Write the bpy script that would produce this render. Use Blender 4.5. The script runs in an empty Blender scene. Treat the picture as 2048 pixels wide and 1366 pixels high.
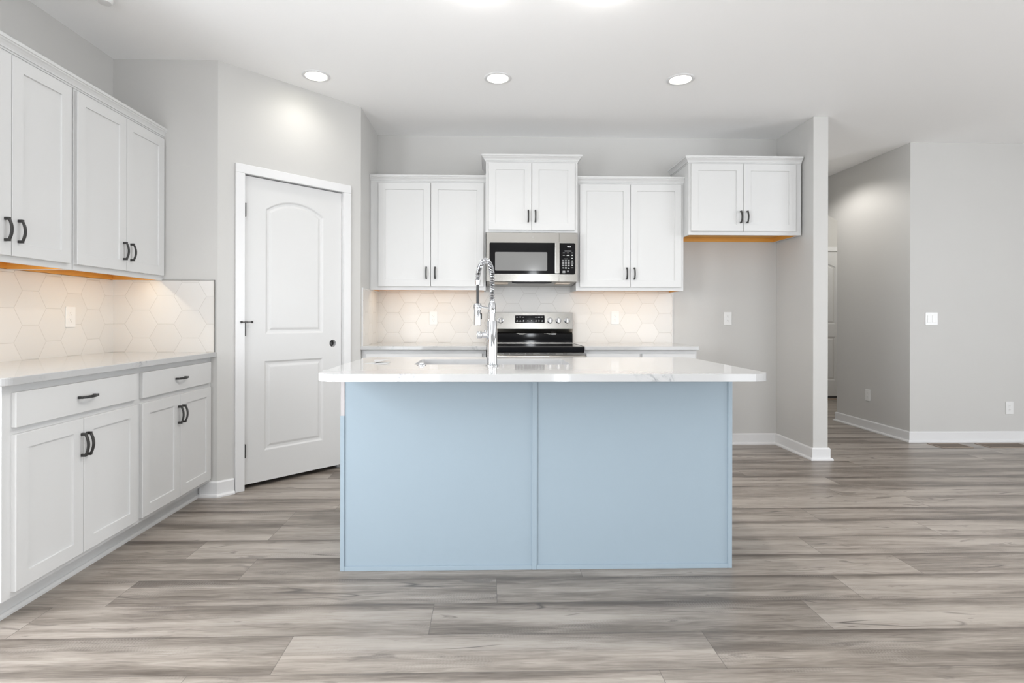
import bpy, bmesh, math, random
from mathutils import Vector, Matrix
PI = math.pi
S = bpy.context.scene
COL = S.collection
random.seed(7)

# ------------------------------------------------------------------ camera
W_PX, H_PX = 2048.0, 1366.0
F_PX, CX, CY = 1112.97, 1002.03, 636.9
cam_d = bpy.data.cameras.new('camera'); cam = bpy.data.objects.new('camera', cam_d); COL.objects.link(cam)
cam_d.sensor_fit = 'HORIZONTAL'; cam_d.sensor_width = 36.0
cam_d.lens = F_PX / W_PX * 36.0
cam_d.shift_x = (W_PX / 2 - CX) / W_PX
cam_d.shift_y = (CY - H_PX / 2) / W_PX
cam_d.clip_start = 0.05; cam_d.clip_end = 60
CAM_Z = 1.1355
cam.location = (0, 0, CAM_Z)
cam.rotation_euler = (PI / 2, -0.0021, -0.0240)
S.camera = cam

# ------------------------------------------------------------------ view, world
S.view_settings.view_transform = 'Standard'
S.view_settings.look = 'None'
S.view_settings.exposure = 0.06
S.view_settings.gamma = 1.0
S.view_settings.use_curve_mapping = False
S.cycles.use_denoising = True
S.cycles.max_bounces = 10
S.cycles.diffuse_bounces = 7
S.cycles.glossy_bounces = 5
S.cycles.sample_clamp_indirect = 6.0
S.cycles.caustics_reflective = False
S.cycles.caustics_refractive = False
world = bpy.data.worlds.new('daylight'); S.world = world; world.use_nodes = True
world.node_tree.nodes['Background'].inputs[0].default_value = (0.85, 0.92, 1.0, 1)
world.node_tree.nodes['Background'].inputs[1].default_value = 0.6

# ------------------------------------------------------------------ key dimensions (metres, camera stands at x=0 y=0)
XL = -2.371            # left wall
YB = 5.0               # back wall
HC = 2.771             # ceiling height
YP = 3.577             # pantry front wall
DX0, DY0 = -1.7152, 3.5769     # diagonal wall start
DX1, DY1 = -0.986, 4.3428      # diagonal wall end
XP, XP2 = 2.625, 2.747         # fridge partition
YPE = 4.427
XH, YH = 3.905, 5.055          # hall corner
YF = 7.8                       # far wall behind the hall
XR = 7.0                       # right wall
YR = -3.2                      # rear wall (behind the camera)
CT = 0.918                     # counter top height
WT = 0.12

def area(name, loc, rot, sx, sy, power, color, parent=None):
    d = bpy.data.lights.new(name, 'AREA'); d.shape = 'RECTANGLE'; d.size = sx; d.size_y = sy
    d.energy = power; d.color = color
    o = bpy.data.objects.new(name, d); COL.objects.link(o)
    o.location = loc; o.rotation_euler = rot
    if parent: o.parent = parent
    return o
# daylight coming in through the windows of the room (rear wall and right wall)
DAY = (0.93, 0.965, 1.0)
UP = math.radians(28)     # daylight reflected up from the ground outside
area('daylight_rear_left', (-1.4, YR - 0.16, 1.0), (PI / 2 + UP, 0, 0), 1.5, 1.9, 80, DAY)
area('daylight_rear_sidelight', (1.02, YR - 0.16, 1.2), (PI / 2, 0, 0), 0.16, 2.0, 36, DAY)
area('daylight_rear_slider', (4.4, YR - 0.16, 1.10), (PI / 2, 0, 0), 2.4, 2.1, 83, DAY)
area('daylight_right', (XR + 0.16, 0.6, 1.35), (PI / 2, 0, PI / 2), 2.6, 1.9, 185, DAY)
area('fill_left', (XL - 0.16, 0.45, 1.35), (PI / 2, 0, -PI / 2), 2.2, 1.9, 164, DAY)  # added fill from an unseen left opening, lifts the partition and fridge recess

# ------------------------------------------------------------------ materials
def newmat(name):
    m = bpy.data.materials.new(name); m.use_nodes = True
    nt = m.node_tree; b = nt.nodes['Principled BSDF']
    return m, nt, b
def N(nt, t, **kw):
    n = nt.nodes.new(t)
    for k, v in kw.items(): setattr(n, k, v)
    return n
def L(nt, a, b): nt.links.new(a, b)
def mth(nt, op, a, b=None, c=None):
    n = nt.nodes.new('ShaderNodeMath'); n.operation = op
    for i, v in enumerate((a, b, c)):
        if v is None: continue
        if isinstance(v, (int, float)): n.inputs[i].default_value = v
        else: nt.links.new(v, n.inputs[i])
    return n.outputs[0]
def ramp(nt, fac, stops):
    r = nt.nodes.new('ShaderNodeValToRGB')
    while len(r.color_ramp.elements) < len(stops): r.color_ramp.elements.new(0.5)
    for e, (p, c) in zip(r.color_ramp.elements, stops):
        e.position = p; e.color = (c[0], c[1], c[2], 1) if not isinstance(c, (int, float)) else (c, c, c, 1)
    nt.links.new(fac, r.inputs[0]); return r.outputs[0]
def noise(nt, vec, scale, detail=3, rough=0.5, dist=0.0):
    n = nt.nodes.new('ShaderNodeTexNoise'); n.inputs['Scale'].default_value = scale
    n.inputs['Detail'].default_value = detail; n.inputs['Roughness'].default_value = rough
    n.inputs['Distortion'].default_value = dist
    if vec is not None: nt.links.new(vec, n.inputs['Vector'])
    return n.outputs['Fac']
def mixc(nt, fac, a, b, mode='MIX'):
    n = nt.nodes.new('ShaderNodeMix'); n.data_type = 'RGBA'; n.blend_type = mode
    for sock, v in ((n.inputs[0], fac), (n.inputs[6], a), (n.inputs[7], b)):
        if isinstance(v, (int, float)): sock.default_value = v
        elif isinstance(v, tuple): sock.default_value = (v[0], v[1], v[2], 1)
        else: nt.links.new(v, sock)
    return n.outputs[2]
def bump(nt, b, height, strength, dist):
    n = nt.nodes.new('ShaderNodeBump'); n.inputs['Strength'].default_value = strength
    n.inputs['Distance'].default_value = dist
    nt.links.new(height, n.inputs['Height']); nt.links.new(n.outputs[0], b.inputs['Normal'])
def obco(nt): return nt.nodes.new('ShaderNodeTexCoord').outputs['Object']
def geoco(nt): return nt.nodes.new('ShaderNodeNewGeometry').outputs['Position']

def paint(name, col, rough=0.5, var=0.015, bs=0.05, bscale=220, bdist=0.0006, spec=0.5):
    m, nt, b = newmat(name)
    co = geoco(nt)
    f = noise(nt, co, 3.0, 3)
    c = mixc(nt, f, tuple(x * (1 - var) for x in col), tuple(min(1, x * (1 + var)) for x in col))
    L(nt, c, b.inputs['Base Color'])
    b.inputs['Roughness'].default_value = rough
    b.inputs['Specular IOR Level'].default_value = spec
    if bs: bump(nt, b, noise(nt, co, bscale, 2), bs, bdist)
    return m
M = {}
M['wall'] = paint('wall_paint_grey', (0.558, 0.551, 0.537), 0.6, bs=0.25, bscale=160, spec=0.3)
M['trim'] = paint('trim_white', (0.72, 0.72, 0.725), 0.35, bs=0)
M['cab'] = paint('cabinet_white', (0.64, 0.64, 0.637), 0.38, bs=0.03)
M['doorw'] = paint('door_white', (0.645, 0.645, 0.643), 0.42, bs=0.05, bscale=300)
M['blue'] = paint('island_blue', (0.292, 0.362, 0.418), 0.42, bs=0.05, bscale=300)
M['primer'] = paint('island_primer_grey', (0.47, 0.445, 0.45), 0.5, bs=0.03)
M['plastic'] = paint('outlet_white_plastic', (0.74, 0.74, 0.735), 0.3, bs=0)
M['plasticgrey'] = paint('outlet_slot_grey', (0.45, 0.44, 0.42), 0.4, bs=0)
M['slot'] = paint('slot_dark', (0.05, 0.05, 0.05), 0.6, bs=0)
M['blackm'] = paint('black_bronze_metal', (0.028, 0.027, 0.026), 0.38, bs=0.05, bscale=400)
M['hose'] = paint('black_rubber', (0.03, 0.03, 0.032), 0.45, bs=0)
M['sink'] = paint('sink_grey_white', (0.55, 0.56, 0.58), 0.3, bs=0)
M['paper'] = paint('paper_grey', (0.42, 0.42, 0.42), 0.7, bs=0)
M['ventwood'] = paint('vent_brown', (0.16, 0.125, 0.095), 0.5, var=0.2, bs=0)
M['ventedge'] = paint('vent_edge', (0.30, 0.235, 0.19), 0.5, var=0.1, bs=0)

# ceiling: knock-down texture
m, nt, b = newmat('ceiling_texture'); co = geoco(nt)
b.inputs['Base Color'].default_value = (0.94, 0.94, 0.94, 1); b.inputs['Roughness'].default_value = 0.75
b.inputs['Specular IOR Level'].default_value = 0.2
h = ramp(nt, noise(nt, co, 26, 3, 0.6, 0.6), [(0.52, 0.0), (0.58, 1.0)])
bump(nt, b, h, 0.10, 0.0012); M['ceil'] = m

# maple cabinet underside
m, nt, b = newmat('maple_underside'); co = geoco(nt)
mp = N(nt, 'ShaderNodeMapping'); L(nt, co, mp.inputs[0]); mp.inputs['Scale'].default_value = (3, 3, 12)
c = mixc(nt, noise(nt, mp.outputs[0], 4, 4), (0.66, 0.32, 0.055), (0.76, 0.41, 0.10))
L(nt, c, b.inputs['Base Color']); b.inputs['Roughness'].default_value = 0.4; M['maple'] = m

# metals
def metal(name, col, rough, aniso=0.0, brush=None):
    m, nt, b = newmat(name)
    b.inputs['Base Color'].default_value = (*col, 1); b.inputs['Metallic'].default_value = 1.0
    b.inputs['Roughness'].default_value = rough
    if aniso: b.inputs['Anisotropic'].default_value = aniso
    if brush:
        co = obco(nt); mp = N(nt, 'ShaderNodeMapping'); L(nt, co, mp.inputs[0]); mp.inputs['Scale'].default_value = brush
        f = noise(nt, mp.outputs[0], 1.0, 3)
        r = mth(nt, 'MULTIPLY_ADD', f, 0.06, rough - 0.03)
        L(nt, r, b.inputs['Roughness'])
    return m
M['steel'] = metal('stainless_steel', (0.41, 0.395, 0.37), 0.21, brush=(6, 6, 900))
M['steeld'] = metal('stainless_dark', (0.34, 0.33, 0.31), 0.30, brush=(6, 6, 900))
M['chrome'] = metal('chrome', (0.62, 0.63, 0.65), 0.06)
def gloss(name, col, rough, coat=0.0):
    m, nt, b = newmat(name)
    b.inputs['Base Color'].default_value = (*col, 1); b.inputs['Roughness'].default_value = rough
    f = noise(nt, obco(nt), 12, 2)
    L(nt, mth(nt, 'MULTIPLY_ADD', f, 0.02, rough), b.inputs['Roughness'])
    if sum(col) < 0.1: b.inputs['Specular IOR Level'].default_value = 0.2
    return m
M['blackglass'] = gloss('black_glass', (0.008, 0.008, 0.009), 0.05)
M['blackpl'] = gloss('black_plastic', (0.012, 0.012, 0.012), 0.25)
M['key'] = gloss('keypad_grey', (0.20, 0.20, 0.20), 0.4)
M['ink'] = gloss('panel_ink', (0.62, 0.62, 0.62), 0.5)
# microwave window: perforated screen seen through dark glass
m, nt, b = newmat('microwave_screen'); co = obco(nt)
v = N(nt, 'ShaderNodeTexVoronoi'); L(nt, co, v.inputs['Vector']); v.inputs['Scale'].default_value = 900
c = ramp(nt, v.outputs['Distance'], [(0.2, (0.19, 0.19, 0.188)), (0.6, (0.22, 0.22, 0.217))])
L(nt, c, b.inputs['Base Color']); b.inputs['Roughness'].default_value = 0.10; M['mwscreen'] = m

def emis(name, col, st):
    m, nt, b = newmat(name)
    b.inputs['Base Color'].default_value = (0.8, 0.8, 0.8, 1)
    b.inputs['Emission Color'].default_value = (*col, 1); b.inputs['Emission Strength'].default_value = st
    return m
M['led'] = emis('led_lens', (1.0, 0.98, 0.80), 12.0)
M['bulb'] = emis('bulb_glass', (1.0, 0.97, 0.93), 55.0)
M['warmled'] = emis('warm_led_lens', (1.0, 0.80, 0.50), 5.0)
M['digits'] = emis('clock_digits', (0.95, 0.97, 1.0), 1.0)
M['mwlens'] = gloss('microwave_lamp_lens', (0.75, 0.62, 0.50), 0.35)

# quartz
m, nt, b = newmat('white_quartz'); co = geoco(nt)
n1 = noise(nt, co, 2.2, 5, 0.6, 1.2)
vein = ramp(nt, mth(nt, 'ABSOLUTE', mth(nt, 'SUBTRACT', n1, 0.5)), [(0.0, 1.0), (0.03, 0.0)])
n2 = ramp(nt, noise(nt, co, 5.0, 2), [(0.54, 0.0), (0.68, 1.0)])
n3 = ramp(nt, noise(nt, co, 55.0, 4, 0.7), [(0.45, 0.0), (0.62, 1.0)])
vf = mth(nt, 'MULTIPLY', mth(nt, 'MULTIPLY', vein, n2), mth(nt, 'MULTIPLY_ADD', n3, 0.75, 0.15))
c = mixc(nt, vf, (0.485, 0.485, 0.485), (0.21, 0.22, 0.23))
cl = mixc(nt, mth(nt, 'MULTIPLY', noise(nt, co, 9, 4), 0.25), c, (0.45, 0.455, 0.46))
L(nt, cl, b.inputs['Base Color']); b.inputs['Roughness'].default_value = 0.06
b.inputs['Specular IOR Level'].default_value = 0.35; M['quartz'] = m

# hexagon tile: flat-topped cells, pitch ph high, side a
def hexmat(name, axis, cx, cz, ph=0.1765):
    m, nt, b = newmat(name)
    sep = N(nt, 'ShaderNodeSeparateXYZ'); L(nt, geoco(nt), sep.inputs[0])
    X = mth(nt, 'SUBTRACT', sep.outputs[axis], cx); Z = mth(nt, 'SUBTRACT', sep.outputs[2], cz)
    a = ph / math.sqrt(3); px = 3 * a; pz = ph
    def cell(ox, oz):
        xs = mth(nt, 'DIVIDE', mth(nt, 'SUBTRACT', X, ox), px); zs = mth(nt, 'DIVIDE', mth(nt, 'SUBTRACT', Z, oz), pz)
        ix = mth(nt, 'ROUND', xs); iz = mth(nt, 'ROUND', zs)
        dx = mth(nt, 'ABSOLUTE', mth(nt, 'MULTIPLY', mth(nt, 'SUBTRACT', xs, ix), px))
        dz = mth(nt, 'ABSOLUTE', mth(nt, 'MULTIPLY', mth(nt, 'SUBTRACT', zs, iz), pz))
        d = mth(nt, 'MAXIMUM', dz, mth(nt, 'ADD', mth(nt, 'MULTIPLY', dx, math.sqrt(3) / 2), mth(nt, 'MULTIPLY', dz, 0.5)))
        idv = mth(nt, 'ADD', mth(nt, 'MULTIPLY', ix, 7.31 + ox * 10), mth(nt, 'MULTIPLY', iz, 3.17))
        return d, idv
    d1, i1 = cell(0, 0); d2, i2 = cell(1.5 * a, ph / 2)
    d = mth(nt, 'MINIMUM', d1, d2)
    sel = mth(nt, 'LESS_THAN', d1, d2)
    idm = N(nt, 'ShaderNodeMix'); idm.data_type = 'FLOAT'
    L(nt, sel, idm.inputs[0]); L(nt, i2, idm.inputs[2]); L(nt, i1, idm.inputs[3])
    wn = N(nt, 'ShaderNodeTexWhiteNoise'); wn.noise_dimensions = '1D'; L(nt, idm.outputs[0], wn.inputs['W'])
    edge = mth(nt, 'SUBTRACT', ph / 2, d)      # distance to the cell border
    grout = ramp(nt, mth(nt, 'MULTIPLY', edge, 100), [(0.10, 1.0), (0.16, 0.0)])
    tv = mixc(nt, wn.outputs['Value'], (0.645, 0.63, 0.61), (0.70, 0.685, 0.665))
    cn = noise(nt, geoco(nt), 7, 4, 0.6)
    tv = mixc(nt, mth(nt, 'MULTIPLY', cn, 0.35), tv, (0.71, 0.685, 0.65))
    c = mixc(nt, grout, tv, (0.56, 0.54, 0.512))
    L(nt, c, b.inputs['Base Color'])
    L(nt, mth(nt, 'MULTIPLY_ADD', grout, 0.4, 0.28), b.inputs['Roughness'])
    hgt = ramp(nt, mth(nt, 'MULTIPLY', edge, 100), [(0.10, 0.0), (0.30, 1.0)])
    bump(nt, b, hgt, 0.35, 0.0015)
    return m
M['hexX'] = hexmat('hex_tile_back', 0, -0.847, 1.2725)
M['hexP'] = hexmat('hex_tile_pantry', 0, -2.036, 1.1835)
M['hexL'] = hexmat('hex_tile_left', 1, 2.935, 1.1835)
M['hexR'] = hexmat('hex_tile_return', 1, 4.83, 1.2725)

# plank floor
m, nt, b = newmat('grey_oak_vinyl_plank')
at = N(nt, 'ShaderNodeAttribute', attribute_name='pc'); rn = N(nt, 'ShaderNodeAttribute', attribute_name='rnd')
sp = N(nt, 'ShaderNodeSeparateXYZ'); L(nt, at.outputs['Vector'], sp.inputs[0])
sr = N(nt, 'ShaderNodeSeparateXYZ'); L(nt, rn.outputs['Vector'], sr.inputs[0])
x, y, ln = sp.outputs; r1, r2, r3 = sr.outputs
def pvec(sx, sy, k):
    cb = N(nt, 'ShaderNodeCombineXYZ')
    L(nt, mth(nt, 'MULTIPLY_ADD', x, sx, mth(nt, 'MULTIPLY', r1, 61 * k)), cb.inputs[0])
    L(nt, mth(nt, 'MULTIPLY_ADD', y, sy, mth(nt, 'MULTIPLY', r2, 47 * k)), cb.inputs[1])
    L(nt, mth(nt, 'MULTIPLY', r3, 19 * k), cb.inputs[2]); return cb.outputs[0]
big = noise(nt, pvec(0.95, 11, 1.0), 1.0, 5, 0.55, 0.4)
mid = noise(nt, pvec(4.5, 44, 1.3), 1.0, 5, 0.65, 0.8)
fin = noise(nt, pvec(9, 260, 1.7), 1.0, 3, 0.6)
edgeband = ramp(nt, mth(nt, 'DIVIDE', y, 0.2165), [(0.0, 0.12), (0.3, 0.0), (0.72, 0.0), (1.0, 0.30)])
tone = mth(nt, 'ADD', mth(nt, 'MULTIPLY', big, 0.66), mth(nt, 'ADD', mth(nt, 'MULTIPLY', mid, 0.34), mth(nt, 'MULTIPLY_ADD', fin, 0.22, -0.12)))
tone = mth(nt, 'SUBTRACT', tone, mth(nt, 'MULTIPLY', edgeband, 0.5))
tone = mth(nt, 'ADD', tone, mth(nt, 'MULTIPLY_ADD', r3, 0.13, -0.065))
wood = ramp(nt, tone, [(0.26, (0.10, 0.082, 0.068)), (0.37, (0.175, 0.149, 0.126)), (0.46, (0.265, 0.230, 0.198)), (0.55, (0.355, 0.314, 0.275)), (0.66, (0.425, 0.382, 0.338))])
# smudged knots
kn = noise(nt, pvec(5, 22, 2.1), 1.0, 3, 0.6, 0.8)
kf = ramp(nt, kn, [(0.61, 0.0), (0.70, 0.7)])
wood = mixc(nt, kf, wood, (0.14, 0.12, 0.105))
# thin dark splits running along the plank
cr = mth(nt, 'ABSOLUTE', mth(nt, 'SUBTRACT', noise(nt, pvec(0.8, 7, 2.7), 1.0, 1, 0.4), 0.5))
cm = ramp(nt, noise(nt, pvec(1.8, 3.5, 3.3), 1.0, 1), [(0.58, 0.0), (0.64, 1.0)])
cf = mth(nt, 'MULTIPLY', ramp(nt, cr, [(0.0, 0.9), (0.0065, 0.0)]), cm)
wood = mixc(nt, cf, wood, (0.075, 0.065, 0.058))
# saw marks across the grain in patches
wv = mth(nt, 'SINE', mth(nt, 'MULTIPLY_ADD', x, 560, mth(nt, 'MULTIPLY', mid, 26))); sm = ramp(nt, noise(nt, pvec(2.2, 9, 3.9), 1.0, 2), [(0.55, 0.0), (0.68, 1.0)])
sf = mth(nt, 'MULTIPLY', mth(nt, 'MULTIPLY_ADD', wv, 0.5, 0.5), mth(nt, 'MULTIPLY', sm, 0.13))
wood = mixc(nt, sf, wood, (0.52, 0.49, 0.46))
ey = mth(nt, 'MINIMUM', y, mth(nt, 'SUBTRACT', 0.2165, y)); ex = mth(nt, 'MINIMUM', x, mth(nt, 'SUBTRACT', ln, x))
ed = mth(nt, 'MULTIPLY', mth(nt, 'MINIMUM', ex, ey), 100)
gr = ramp(nt, ed, [(0.07, 0.7), (0.16, 0.0)])
wood = mixc(nt, gr, wood, (0.10, 0.088, 0.078))
L(nt, wood, b.inputs['Base Color'])
L(nt, mth(nt, 'MULTIPLY_ADD', mid, 0.14, 0.27), b.inputs['Roughness'])
b.inputs['Specular IOR Level'].default_value = 0.45
hb = mth(nt, 'SUBTRACT', mth(nt, 'MULTIPLY_ADD', fin, 0.35, mth(nt, 'MULTIPLY', mid, 0.3)), gr)
bump(nt, b, hb, 0.25, 0.0012)
M['floor'] = m

# ------------------------------------------------------------------ mesh helpers
def box(bm, x0, x1, y0, y1, z0, z1):
    vs = [bm.verts.new(p) for p in ((x0, y0, z0), (x1, y0, z0), (x1, y1, z0), (x0, y1, z0), (x0, y0, z1), (x1, y0, z1), (x1, y1, z1), (x0, y1, z1))]
    for f in ((0, 3, 2, 1), (4, 5, 6, 7), (0, 1, 5, 4), (1, 2, 6, 5), (2, 3, 7, 6), (3, 0, 4, 7)):
        bm.faces.new([vs[i] for i in f])
def B(*boxes):
    bm = bmesh.new()
    for q in boxes: box(bm, *q)
    return bm
def prism(bm, pts, z0, z1):
    a = [bm.verts.new((p[0], p[1], z0)) for p in pts]; c = [bm.verts.new((p[0], p[1], z1)) for p in pts]
    n = len(pts); bm.faces.new(a[::-1]); bm.faces.new(c)
    for i in range(n): bm.faces.new((a[i], a[(i + 1) % n], c[(i + 1) % n], c[i]))
def cyl(bm, p0, p1, r0, r1=None, seg=24, cap=True):
    r1 = r0 if r1 is None else r1
    p0, p1 = Vector(p0), Vector(p1); d = (p1 - p0).normalized()
    u = d.orthogonal().normalized(); v = d.cross(u)
    A = [bm.verts.new(p0 + (u * math.cos(t) + v * math.sin(t)) * r0) for t in [2 * PI * i / seg for i in range(seg)]]
    C = [bm.verts.new(p1 + (u * math.cos(t) + v * math.sin(t)) * r1) for t in [2 * PI * i / seg for i in range(seg)]]
    for i in range(seg):
        f = bm.faces.new((A[i], A[(i + 1) % seg], C[(i + 1) % seg], C[i])); f.smooth = True
    if cap: bm.faces.new(A[::-1]); bm.faces.new(C)
def lathe(bm, prof, c=(0, 0, 0), axis='z', seg=32):
    rings = []
    for r, h in prof:
        ring = []
        for i in range(seg):
            t = 2 * PI * i / seg; a, b2 = r * math.cos(t), r * math.sin(t)
            p = {'z': (a, b2, h), 'y': (a, -h, b2), 'x': (h, a, b2)}[axis]
            ring.append(bm.verts.new((p[0] + c[0], p[1] + c[1], p[2] + c[2])))
        rings.append(ring)
    for k in range(len(rings) - 1):
        for i in range(seg):
            f = bm.faces.new((rings[k][i], rings[k][(i + 1) % seg], rings[k + 1][(i + 1) % seg], rings[k + 1][i])); f.smooth = True
    bm.faces.new(rings[0][::-1]); bm.faces.new(rings[-1])
def tube(bm, pts, r, seg=10, cap=True):
    pts = [Vector(p) for p in pts]; rings = []
    up = None
    for i, p in enumerate(pts):
        d = (pts[min(i + 1, len(pts) - 1)] - pts[max(i - 1, 0)]).normalized()
        if up is None: up = d.orthogonal().normalized()
        up = (up - d * up.dot(d)).normalized(); v = d.cross(up)
        rings.append([bm.verts.new(p + (up * math.cos(2 * PI * k / seg) + v * math.sin(2 * PI * k / seg)) * r) for k in range(seg)])
    for a, c in zip(rings, rings[1:]):
        for k in range(seg):
            f = bm.faces.new((a[k], a[(k + 1) % seg], c[(k + 1) % seg], c[k])); f.smooth = True
    if cap: bm.faces.new(rings[0][::-1]); bm.faces.new(rings[-1])
def sweep(bm, path, prof, side=1):
    """prof: closed list of (out, z); path: plan polyline; out is to the left (side=1) or right (-1) of travel, mitred."""
    P = [Vector((p[0], p[1])) for p in path]; rings = []
    for i, p in enumerate(P):
        nn = []
        if i > 0: d = (P[i] - P[i - 1]).normalized(); nn.append(Vector((-d.y, d.x)) * side)
        if i < len(P) - 1: d = (P[i + 1] - P[i]).normalized(); nn.append(Vector((-d.y, d.x)) * side)
        if len(nn) == 2:
            mm = (nn[0] + nn[1]).normalized(); mm = mm / max(0.2, mm.dot(nn[0]))
        else: mm = nn[0]
        rings.append([bm.verts.new((p.x + mm.x * o, p.y + mm.y * o, z)) for o, z in prof])
    n = len(prof)
    for a, c in zip(rings, rings[1:]):
        for k in range(n): bm.faces.new((a[k], a[(k + 1) % n], c[(k + 1) % n], c[k]))
    bm.faces.new(rings[0][::-1]); bm.faces.new(rings[-1])
def rrect(x0, x1, z0, z1, r, seg=5, corners=(1, 1, 1, 1)):
    out = []
    for (cx, cz, a0, on, px, pz) in ((x1 - r, z0 + r, -PI / 2, corners[0], x1, z0), (x1 - r, z1 - r, 0, corners[1], x1, z1), (x0 + r, z1 - r, PI / 2, corners[2], x0, z1), (x0 + r, z0 + r, PI, corners[3], x0, z0)):
        if on: out += [(cx + r * math.cos(a0 + PI / 2 * i / seg), cz + r * math.sin(a0 + PI / 2 * i / seg)) for i in range(seg + 1)]
        else: out.append((px, pz))
    return out
def plate(bm, pts, y0, y1):
    """extrude an XZ outline between y0 (front) and y1 (back)"""
    a = [bm.verts.new((p[0], y0, p[1])) for p in pts]; c = [bm.verts.new((p[0], y1, p[1])) for p in pts]; n = len(pts)
    bm.faces.new(a); bm.faces.new(c[::-1])
    for i in range(n): bm.faces.new((a[i], c[i], c[(i + 1) % n], a[(i + 1) % n]))
def obj(name, bm, mat, parent=None, bevel=0.0, seg=2, loc=None):
    bmesh.ops.recalc_face_normals(bm, faces=bm.faces)
    me = bpy.data.meshes.new(name); bm.to_mesh(me); bm.free()
    if mat: me.materials.append(M[mat] if isinstance(mat, str) else mat)
    if any(p.use_smooth for p in me.polygons): me.set_sharp_from_angle(angle=0.7)
    o = bpy.data.objects.new(name, me); COL.objects.link(o)
    if parent: o.parent = parent
    if loc: o.location = loc
    if bevel:
        md = o.modifiers.new('bevel', 'BEVEL'); md.width = bevel; md.segments = seg; md.limit_method = 'ANGLE'; md.angle_limit = 0.6
    return o
def struct(name, bm, mat, parent=None, bevel=0.0):
    o = obj(name, bm, mat, parent, bevel)
    if parent is None: o['kind'] = 'structure'
    return o
def thing(name, label, cat, loc=(0, 0, 0), rotz=0.0, group=None):
    o = bpy.data.objects.new(name, None); COL.objects.link(o); o.empty_display_size = 0.1
    o.location = loc; o.rotation_euler = (0, 0, rotz); o['label'] = label; o['category'] = cat
    if group: o['group'] = group
    return o
def tag(o, label, cat, group=None):
    o['label'] = label; o['category'] = cat
    if group: o['group'] = group
    return o
def textmesh(bm, txt, x, z, y, size, align='CENTER'):
    cu = bpy.data.curves.new('t', 'FONT'); cu.body = txt; cu.size = size; cu.align_x = align; cu.align_y = 'CENTER'; cu.extrude = 0.0002
    to = bpy.data.objects.new('t', cu); COL.objects.link(to)
    dg = bpy.context.evaluated_depsgraph_get(); me = bpy.data.meshes.new_from_object(to.evaluated_get(dg))
    me.transform(Matrix.Translation((x, y, z)) @ Matrix.Rotation(PI / 2, 4, 'X'))
    bm.from_mesh(me); bpy.data.meshes.remove(me); bpy.data.objects.remove(to); bpy.data.curves.remove(cu)

# ------------------------------------------------------------------ floor (one mesh of planks)
def build_floor():
    bm = bmesh.new(); pc = bm.loops.layers.float_vector.new('pc'); rl = bm.loops.layers.float_vector.new('rnd')
    PWD = 0.2165; base = 3.0865
    known = {0: [1.88, 3.34], -1: [-1.12, 0.37, 2.40, 3.9], -2: [-1.42, 0.10, 1.62], -3: [-1.08, 0.42, 1.95, 3.4], -4: [-1.50, 0.04, 1.53, 3.05],
             -5: [-1.70, -0.21, 1.27, 2.75], -6: [-0.69, 0.78, 2.30], -7: [-0.95, 0.557, 2.1], 1: [-0.9, 0.60, 2.68]}
    k0 = int((YR - 0.3 - base) / PWD) - 1; k1 = int((YF + 0.3 - base) / PWD) + 1
    rr = random.Random(11)
    for k in range(k0, k1):
        y0 = base + k * PWD; js = sorted(known.get(k, [rr.uniform(-0.7, 0.8)]))
        while js[0] > XL - 0.3: js.insert(0, js[0] - 1.5)
        while js[-1] < XR + 0.3: js.append(js[-1] + 1.5)
        for a, c in zip(js, js[1:]):
            vs = [bm.verts.new(p) for p in ((a, y0, 0), (c, y0, 0), (c, y0 + PWD, 0), (a, y0 + PWD, 0))]
            f = bm.faces.new(vs); r = (rr.random(), rr.random(), rr.random())
            for lp, q in zip(f.loops, ((0, 0, c - a), (c - a, 0, c - a), (c - a, PWD, c - a), (0, PWD, c - a))):
                lp[pc] = q; lp[rl] = r
    me = bpy.data.meshes.new('floor'); bm.to_mesh(me); bm.free(); me.materials.append(M['floor'])
    o = bpy.data.objects.new('floor', me); COL.objects.link(o); o['kind'] = 'structure'
build_floor()
struct('ceiling', B((XL - 0.3, XR + 0.3, YR - 0.3, YF + 0.3, HC, HC + 0.15)), 'ceil')

# ------------------------------------------------------------------ walls
struct('wall_left', B((XL - WT, XL, YR - WT, -0.65, 0, HC), (XL - WT, XL, -0.65, 1.55, 0, 0.4), (XL - WT, XL, -0.65, 1.55, 2.3, HC), (XL - WT, XL, 1.55, YB + WT, 0, HC)), 'wall')  # opening behind the picture edge, added for the left fill light
struct('wall_back', B((XL, XP2, YB, YB + WT, 0, HC)), 'wall')
struct('wall_pantry_front', B((XL, DX0, YP, YP + 0.10, 0, HC)), 'wall')
dv = Vector((DX1 - DX0, DY1 - DY0)); DL = dv.length; dv.normalize(); DANG = math.atan2(dv.y, dv.x)
# pantry diagonal wall, built in its own frame: x along the wall, y into the pantry
DO0, DO1, DOH = 0.150, 0.920, 2.100
wd = struct('wall_pantry_diagonal', B((0, DO0, 0, 0.11, 0, HC), (DO1, DL, 0, 0.11, 0, HC), (DO0, DO1, 0, 0.11, DOH, HC)), 'wall')
wd.location = (DX0, DY0, 0); wd.rotation_euler = (0, 0, DANG)
bm = bmesh.new(); prism(bm, [(DX1, DY1), (DX1, YB), (DX1 - 0.10, YB), (DX1 - 0.10, DY1 - 0.0)], 0, HC)
struct('wall_pantry_return', bm, 'wall')
struct('wall_partition', B((XP, XP2, YPE, YB, 0, HC)), 'wall', bevel=0.004)
struct('wall_hall_left', B((XP, XP2, YB + WT, YF, 0, HC)), 'wall')
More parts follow.
